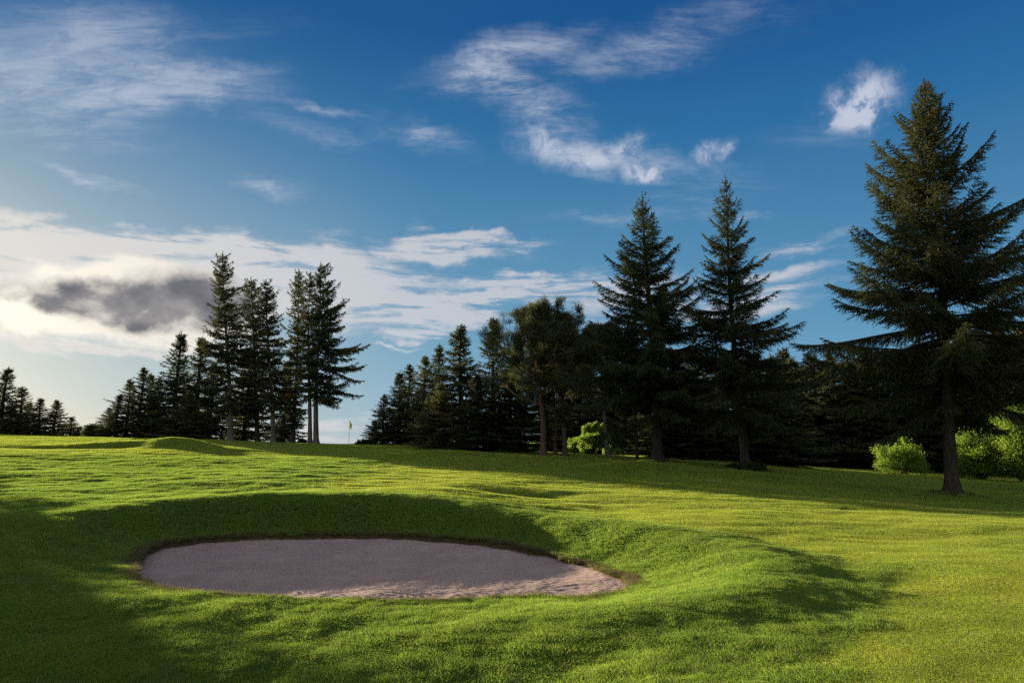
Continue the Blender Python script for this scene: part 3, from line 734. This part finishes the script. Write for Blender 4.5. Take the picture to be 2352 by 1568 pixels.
# the three big spruces on the right
GB = 'three tall lone spruces at the right'
hero(2190, 1148, 28.5, 2122, 182, 21, 455, 'largest spruce, thick bare lower trunk, standing nearest the camera at the right', group=GB, cb=.21, detail=.9, dens=.64, tr=.26, pw=.88, up=.90, droop=.30, irregular=.12, asym=-.04, hang=1.2)
hero(1511, 1063, 42, 1475, 445, 22, 265, 'tall dark spruce with forked looking tip, left one of the pair right of the pines', group=GB, cb=.17, detail=1.1, dens=.74, tr=.34, pw=.92, up=.65, droop=.3, irregular=.16)
hero(1713, 1079, 40, 1666, 412, 23, 225, 'tall pointed spruce with undergrowth round its trunk foot, right one of the pair', group=GB, cb=.14, detail=1.1, dens=.74, tr=.27, pw=.92, up=.7, droop=.35, irregular=.17)
# tree at the right edge
hero(2520, 1120, 36, 2480, 440, 24, 230, 'spruce cut off by the right edge of the photo', cb=.08, detail=1.3, tr=.3, pw=.8, up=.7, mat=M_spruce_warm)

# tall clump at the left of the flag
GL = 'tall slender spruces in the clump left of the flag'
hero(530, 1012, 68.8, 511, 583, 31, 72, 'tallest spruce of the left clump, ragged crown leaning left', group=GL, cb=.18, detail=1.9, dens=.85, pw=.45, tr=.30, up=.5, droop=.3, irregular=.32, bark=M_barkl)
hero(592, 1014, 70.7, 576, 640, 32, 62, 'dark spruce just right of the tallest one in the left clump', group=GL, cb=.16, detail=1.9, dens=.85, pw=.42, tr=.26, up=.5, irregular=.28)
hero(628, 1016, 67.9, 611, 645, 33, 62, 'spruce with long bare grey trunk in the middle of the left clump', group=GL, cb=.22, detail=1.9, dens=.9, pw=.42, tr=.24, irregular=.25, bark=M_barkl)
hero(672, 1020, 70.7, 686, 622, 34, 50, 'slim spruce left of the twin trunks near the flag', group=GL, cb=.12, detail=1.9, dens=.85, pw=.45, tr=.24, irregular=.28)
hero(712, 1021, 67.0, 712, 628, 35, 48, 'left one of the twin bare trunked spruces near the flag', group=GL, cb=.40, detail=1.8, dens=.85, pw=.42, tr=.22, irregular=.25, bark=M_barkl)
hero(726, 1021, 66.0, 736, 606, 36, 78, 'right one of the twin trunked spruces, long branches reaching towards the flag', group=GL, cb=.24, detail=1.8, dens=.9, pw=.50, tr=.26, irregular=.25, asym=.55, bark=M_barkl)

# shared kinds for the smaller and farther trees
KIND = [spruce(101, 12, 2.9, .03, detail=1.9, dens=1.15, pw=.85), spruce(102, 12, 2.6, .02, detail=1.9, dens=1.1, pw=.95, irregular=.26),
        spruce(103, 12, 3.2, .02, detail=1.9, dens=1.15, pw=.8, droop=.5, hang=1.3), spruce(104, 12, 2.3, .04, detail=1.9, dens=.9, pw=.7, irregular=.25),
        spruce(105, 12, 3.1, .02, detail=1.9, dens=1.15, pw=.8, irregular=.25, mat=M_spruce_warm, hang=1.3)]
KR = [2.5, 2.2, 2.8, 2.0, 2.7]
def stand(u, v, y, vt, kind, rpx, rz, label, group, cat='spruce', name='spruce_tree'):
    x_, z0, H, _ = spot(u, v, y, vt); sx = 1.42 * (rpx * y / FOC) / KR[kind]; sz = H / 12
    return plant(name, KIND[kind], TC, (x_, y, z0 - .05), rz, label, cat, group, (sx, sx, sz))
GF = 'far spruces at the left edge'
for a in [(2, 1000, 146, 843, 0, 52, .3, 'tallest of the far spruces, cut by the left edge'), (40, 1000, 150, 888, 3, 34, 1.1, 'narrow far spruce just right of the left edge tree'),
          (85, 1001, 146, 914, 1, 34, 2.0, 'left one of two matching small far spruces at the left'), (122, 1002, 146, 918, 2, 36, 2.9, 'right one of two matching small far spruces at the left'),
          (160, 1004, 150, 957, 0, 30, 4.0, 'lowest far spruce of the left edge row, beside the gap'), (62, 1000, 158, 925, 4, 34, 5.1, 'far spruce half hidden between its taller neighbours at the left'),
          (182, 1004, 152, 978, 2, 24, .5, 'tiny far spruce at the end of the left edge row'), (20, 1000, 142, 935, 2, 40, 3.3, 'short bushy spruce before the left edge tree')]:
    stand(*a, GF)
GM = 'spruces stepping down left of the tall clump'
for a in [(266, 1006, 74.4, 906, 1, 34, .2, 'leftmost low spruce stepping down from the tall clump'), (288, 1006, 76.3, 870, 3, 34, 1.4, 'slim spruce second in the steps left of the tall clump'),
          (317, 1007, 74.4, 843, 3, 36, 2.2, 'pointed spruce third in the steps left of the tall clump'), (336, 1007, 77.2, 856, 0, 36, 3.0, 'spruce pressed against the right of the pointed one'),
          (355, 1008, 74.4, 868, 2, 40, 4.4, 'rounded spruce in front of the gap left of the full one'), (398, 1008, 73.5, 762, 0, 56, 5.0, 'full spruce with sharp tip left of the tall clump'),
          (448, 1009, 76.3, 775, 1, 56, .9, 'broad spruce between the sharp tipped one and the tallest'), (480, 1010, 78.1, 830, 2, 56, 2.6, 'short dark spruce filling the foot of the tall clump at its left'),
          (245, 1006, 78.1, 935, 2, 30, 3.6, 'small spruce at the outer left foot of the steps'), (560, 1012, 81.8, 800, 4, 50, 1.9, 'bushy spruce behind the trunks of the tall clump'),
          (650, 1014, 81.8, 830, 2, 46, 3.1, 'low spruce behind the middle trunks of the tall clump'), (430, 1008, 70.7, 900, 4, 52, 4.9, 'low warm green spruce at the foot of the broad one')]:
    stand(*a, GM)
GR = 'row of spruces right of the flag'
for a in [(880, 1024, 66, 905, 2, 38, .4, 'lowest spruce at the left end of the row right of the flag'), (914, 1026, 68, 852, 0, 44, 1.2, 'second spruce from the flag end of the row'),
          (936, 1027, 70, 836, 3, 40, 2.3, 'slim spruce behind the second one from the flag'), (973, 1028, 67, 818, 4, 56, 3.1, 'warm green spruce fourth from the flag'),
          (1006, 1029, 72, 792, 3, 40, 4.2, 'narrow spire rising behind the row right of the flag'), (1056, 1032, 63, 747, 2, 80, 5.2, 'large drooping spruce tallest in the row right of the flag'),
          (1133, 1036, 66, 730, 1, 62, .7, 'tall spruce just left of the pines'), (1010, 1029, 60, 880, 4, 62, 2.7, 'broad low brownish spruce in front of the row right of the flag'),
          (1170, 1038, 60, 845, 4, 66, 1.7, 'brownish spruce skirt left of the crooked pine'), (1095, 1035, 58, 860, 2, 58, 3.9, 'shorter spruce between the drooping one and the pines'),
          (858, 1022, 70, 965, 1, 26, 4.6, 'tiny spruce nearest the flag at the right')]:
    stand(*a, GR)
# pines
def pine(u, v, y, ut, vt, seed, rpx, label, **kw):
    x_, z0, H, ln = spot(u, v, y, vt + 55, ut); parts = branchy(seed, H, rpx * y / FOC, kw.pop('cb', .4), (ln, 0), kw.pop('tr', .22), **kw)
    return plant('pine_tree', parts, TC, (x_, y, z0 - .05), 0, label, 'pine', 'pines in the middle')
pine(1247, 1043, 52, 1232, 678, 41, 92, 'crooked pine with pale trunk and open wide crown', cb=.34, nl=46, leaf=.14, limbs=30, tr=.26, bark=M_barkp)
pine(1297, 1043, 53, 1290, 700, 42, 66, 'pine with reddish trunk right of the crooked one', cb=.38, nl=46, leaf=.14, limbs=26, tr=.20)
pine(1275, 1043, 56, 1262, 740, 43, 60, 'slim pine half hidden between two bigger pines', cb=.45, nl=34, leaf=.16, limbs=16, tr=.17)
pine(1397, 1041, 50, 1375, 724, 44, 85, 'dark bushy pine with pale trunk left of the big pair', cb=.36, nl=44, leaf=.16, limbs=26, tr=.20, bark=M_barkl, mat=M_spruce)
pine(1464, 1056, 46, 1440, 760, 45, 60, 'slim leaning tree beside the left big spruce', cb=.45, nl=34, leaf=.16, limbs=16, tr=.11, bark=M_bark, mat=M_spruce)
# dark wood behind, at the right
GW = 'dark spruce wood behind the big trees'
wood = [(1185, 800, 58), (1262, 900, 96), (1330, 880, 98), (1395, 860, 97), (1450, 850, 96), (1295, 890, 104), (1370, 870, 106), (1550, 800, 60), (1605, 800, 57), (1650, 830, 75), (1745, 805, 54), (1785, 815, 55), (1590, 850, 53), (1700, 815, 75), (1520, 830, 57),
        (1832, 825, 78), (1880, 812, 76), (1925, 815, 74), (1965, 830, 76), (2010, 800, 74), (2055, 820, 76), (2095, 800, 72), (2140, 780, 74), (2185, 770, 70), (2235, 780, 72), (2280, 760, 68), (2330, 740, 66),
        (2385, 750, 68), (2440, 730, 66), (2500, 740, 68), (1860, 840, 84), (1980, 850, 84), (2120, 845, 84), (2260, 835, 80), (1815, 800, 82), (2030, 840, 90), (1905, 850, 92), (2200, 820, 86)]
ordn = ['first', 'second', 'third', 'fourth', 'fifth', 'sixth', 'seventh', 'eighth', 'ninth', 'tenth', 'eleventh', 'twelfth', 'thirteenth', 'fourteenth', 'fifteenth', 'sixteenth', 'seventeenth', 'eighteenth', 'nineteenth', 'twentieth']
wood.sort(); rs0 = np.random.RandomState(77)
for k, (u, vt, y) in enumerate(wood):
    nm = ordn[k] if k < 20 else 'twenty ' + ordn[k - 20]
    stand(u, 1065 if u < 1900 else 1090, y, vt, int(rs0.choice([0, 1, 2, 2, 3])), 78 + 24 * rs0.rand(), rs0.rand() * 6.28, f'dark spruce of the wood behind the big trees, {nm} from the left', GW)
stand(1672, 1062, 62, 955, 4, 44, 1.0, 'small sunlit young spruce behind the right trunk of the pair', None)
stand(1595, 1058, 57, 965, 1, 34, 4.0, 'young dark spruce right of the left big trunk', None)

# broadleaf shrubs and small trees
def bush(u, v, y, vt, rpx, seed, label, mat=None, leaf=.12, n_=12000, name='bush', cl=26):
    x_, z0, H, _ = spot(u, v, y, vt); parts = bush_mesh(seed, H, rpx * y / FOC, leaf, n_, mat, cl)
    return plant(name, parts, ('stems', 'foliage'), (x_, y, z0 - .05), 0, label, 'bush')
bush(2078, 1090, 55, 1000, 62, 51, 'round bright green bush alone before the dark wood', n_=16000, cl=34)
bush(2258, 1103, 52, 970, 56, 52, 'tall bright green bush right of the nearest trunk', n_=18000, cl=36)
bush(2345, 1106, 50, 900, 52, 53, 'highest bright green bush at the right edge', n_=20000, cl=36)
bush(1228, 1042, 78, 1010, 17, 54, 'small bright bush left of the crooked pine trunk', n_=4000)
bush(1322, 1042, 75, 1000, 20, 55, 'bright bush between the pine trunks', n_=6000)
bush(1352, 1044, 74, 1006, 22, 56, 'low bright bush left of the pale pine trunk', n_=5000)
bush(1430, 1050, 72, 1005, 24, 57, 'wide bright bush right of the pale pine trunk', n_=9000)
bush(1480, 1052, 72, 1000, 30, 58, 'bright bush left of the big dark trunk', n_=6000)
bush(1400, 1045, 76, 988, 22, 59, 'taller sunlit bush behind the pale pine trunk', n_=9000)
bush(212, 1006, 78, 968, 20, 60, 'feathery dark bush in the gap at the left', M_leafd, .16, 5000)
bush(232, 1006, 79, 985, 18, 61, 'low dark bush beside the feathery one', M_leafd, .16, 4000)
bush(640, 1018, 72, 1000, 12, 62, 'low shrub at the foot of the middle bare trunk', M_leafd, .14, 3000)
bush(694, 1021, 73, 1007, 12, 63, 'low shrub left of the twin trunks', M_leafd, .14, 3000)
bush(838, 1024, 66, 1012, 24, 64, 'ragged low scrub just right of the flag', M_leafd, .14, 5000)
bush(1735, 1082, 39, 1064, 32, 65, 'dark weeds right of the pointed spruce trunk', M_leafd, .10, 5000)
bush(1690, 1080, 39.5, 1068, 18, 66, 'dark weeds left of the pointed spruce trunk', M_leafd, .10, 3000)
x_, z0, H, ln = spot(1372, 1044, 72, 1008, 1366)
plant('young_tree', branchy(71, H, 1.6, .3, (ln, 0), .06, 'leaf', M_leaf, M_barkl, .12, 40, 14), TC, (x_, 72, z0), 0, 'thin young tree with sunlit leaves left of the pale pine trunk', 'tree')

# unseen trees outside the left edge; the small ones are added to shade the foreground
for k, (x_, y_, h_, kd, lab) in enumerate([(-31.3, 32.6, 12.5, 2, 'full spruce left of the picture, nearest of its row'), (-35.0, 37.3, 12.5, 0, 'spruce left of the picture, second of its row'),
                                           (-10.0, 10.9, 3.3, 2, 'small bushy spruce added just outside the left edge to shade the foreground'), (-12.0, 13.0, 3.5, 4, 'small warm green spruce added outside the left edge for shade'),
                                           (-10.9, 9.6, 3.2, 0, 'small spruce added outside the left edge for shade, closest to the camera')]):
    sz = h_ / 12; sw = sz * (1 if h_ > 5 else 1.75); plant('spruce_tree', KIND[kd], TC, (x_, y_, ground_z(x_, y_) - .05), k * 1.3, lab, 'spruce', 'spruces outside the left edge', (sw, sw, sz))

# ------------------------------------------------------------------ flag on the green
mw, t = material('white_stick'); finish(t, principled(t, (.75, .75, .72), .4, .5))
my, t = material('yellow_flag'); pos = t.new('ShaderNodeTexCoord').outputs['Object']
wv = t.noise(pos, 6, 3); finish(t, principled(t, t.mix(wv, (.62, .50, .03), (.75, .62, .06)), .7, .2))
mk, t = material('dark_cup'); finish(t, principled(t, (.02, .02, .02), .8))
fx, fz = spot(801, 1022, 63); fl = thing('golf_flag', (fx, 63, fz), 'thin golf flagstick with limp yellow flag on the green', 'flag')
ztop = pt(801, 964, 63)[2] - fz
g_ = Geo(); g_.tube([(0, 0, -.1), (0, 0, ztop * .5), (0, 0, ztop)], [.022, .020, .016], 10); link('flagstick', g_.mesh('flagstick', [mw], True), fl)
nu, nv = 9, 14; V = []
for b in range(nv):
    for a in range(nu):
        s_ = a / (nu - 1); q = b / (nv - 1); wd = .30 * (1 - .35 * q)
        V.append((.02 + s_ * wd * .75, .06 * math.sin(s_ * 9 + q * 2), ztop - .04 - q * .62 - s_ * .42 * (1 - .3 * q)))
V = np.array(V); F = np.array([(b * nu + a, b * nu + a + 1, (b + 1) * nu + a + 1, (b + 1) * nu + a) for b in range(nv - 1) for a in range(nu - 1)])
fo = link('flag_cloth', mesh_np('flag_cloth', V, F, my, True), fl); md = fo.modifiers.new('thickness', 'SOLIDIFY'); md.thickness = .006
g_ = Geo(); g_.tube([(0, 0, .0), (0, 0, .012), (0, 0, .012)], [.054, .054, .0], 16); link('cup', g_.mesh('cup', [mk], True), fl)
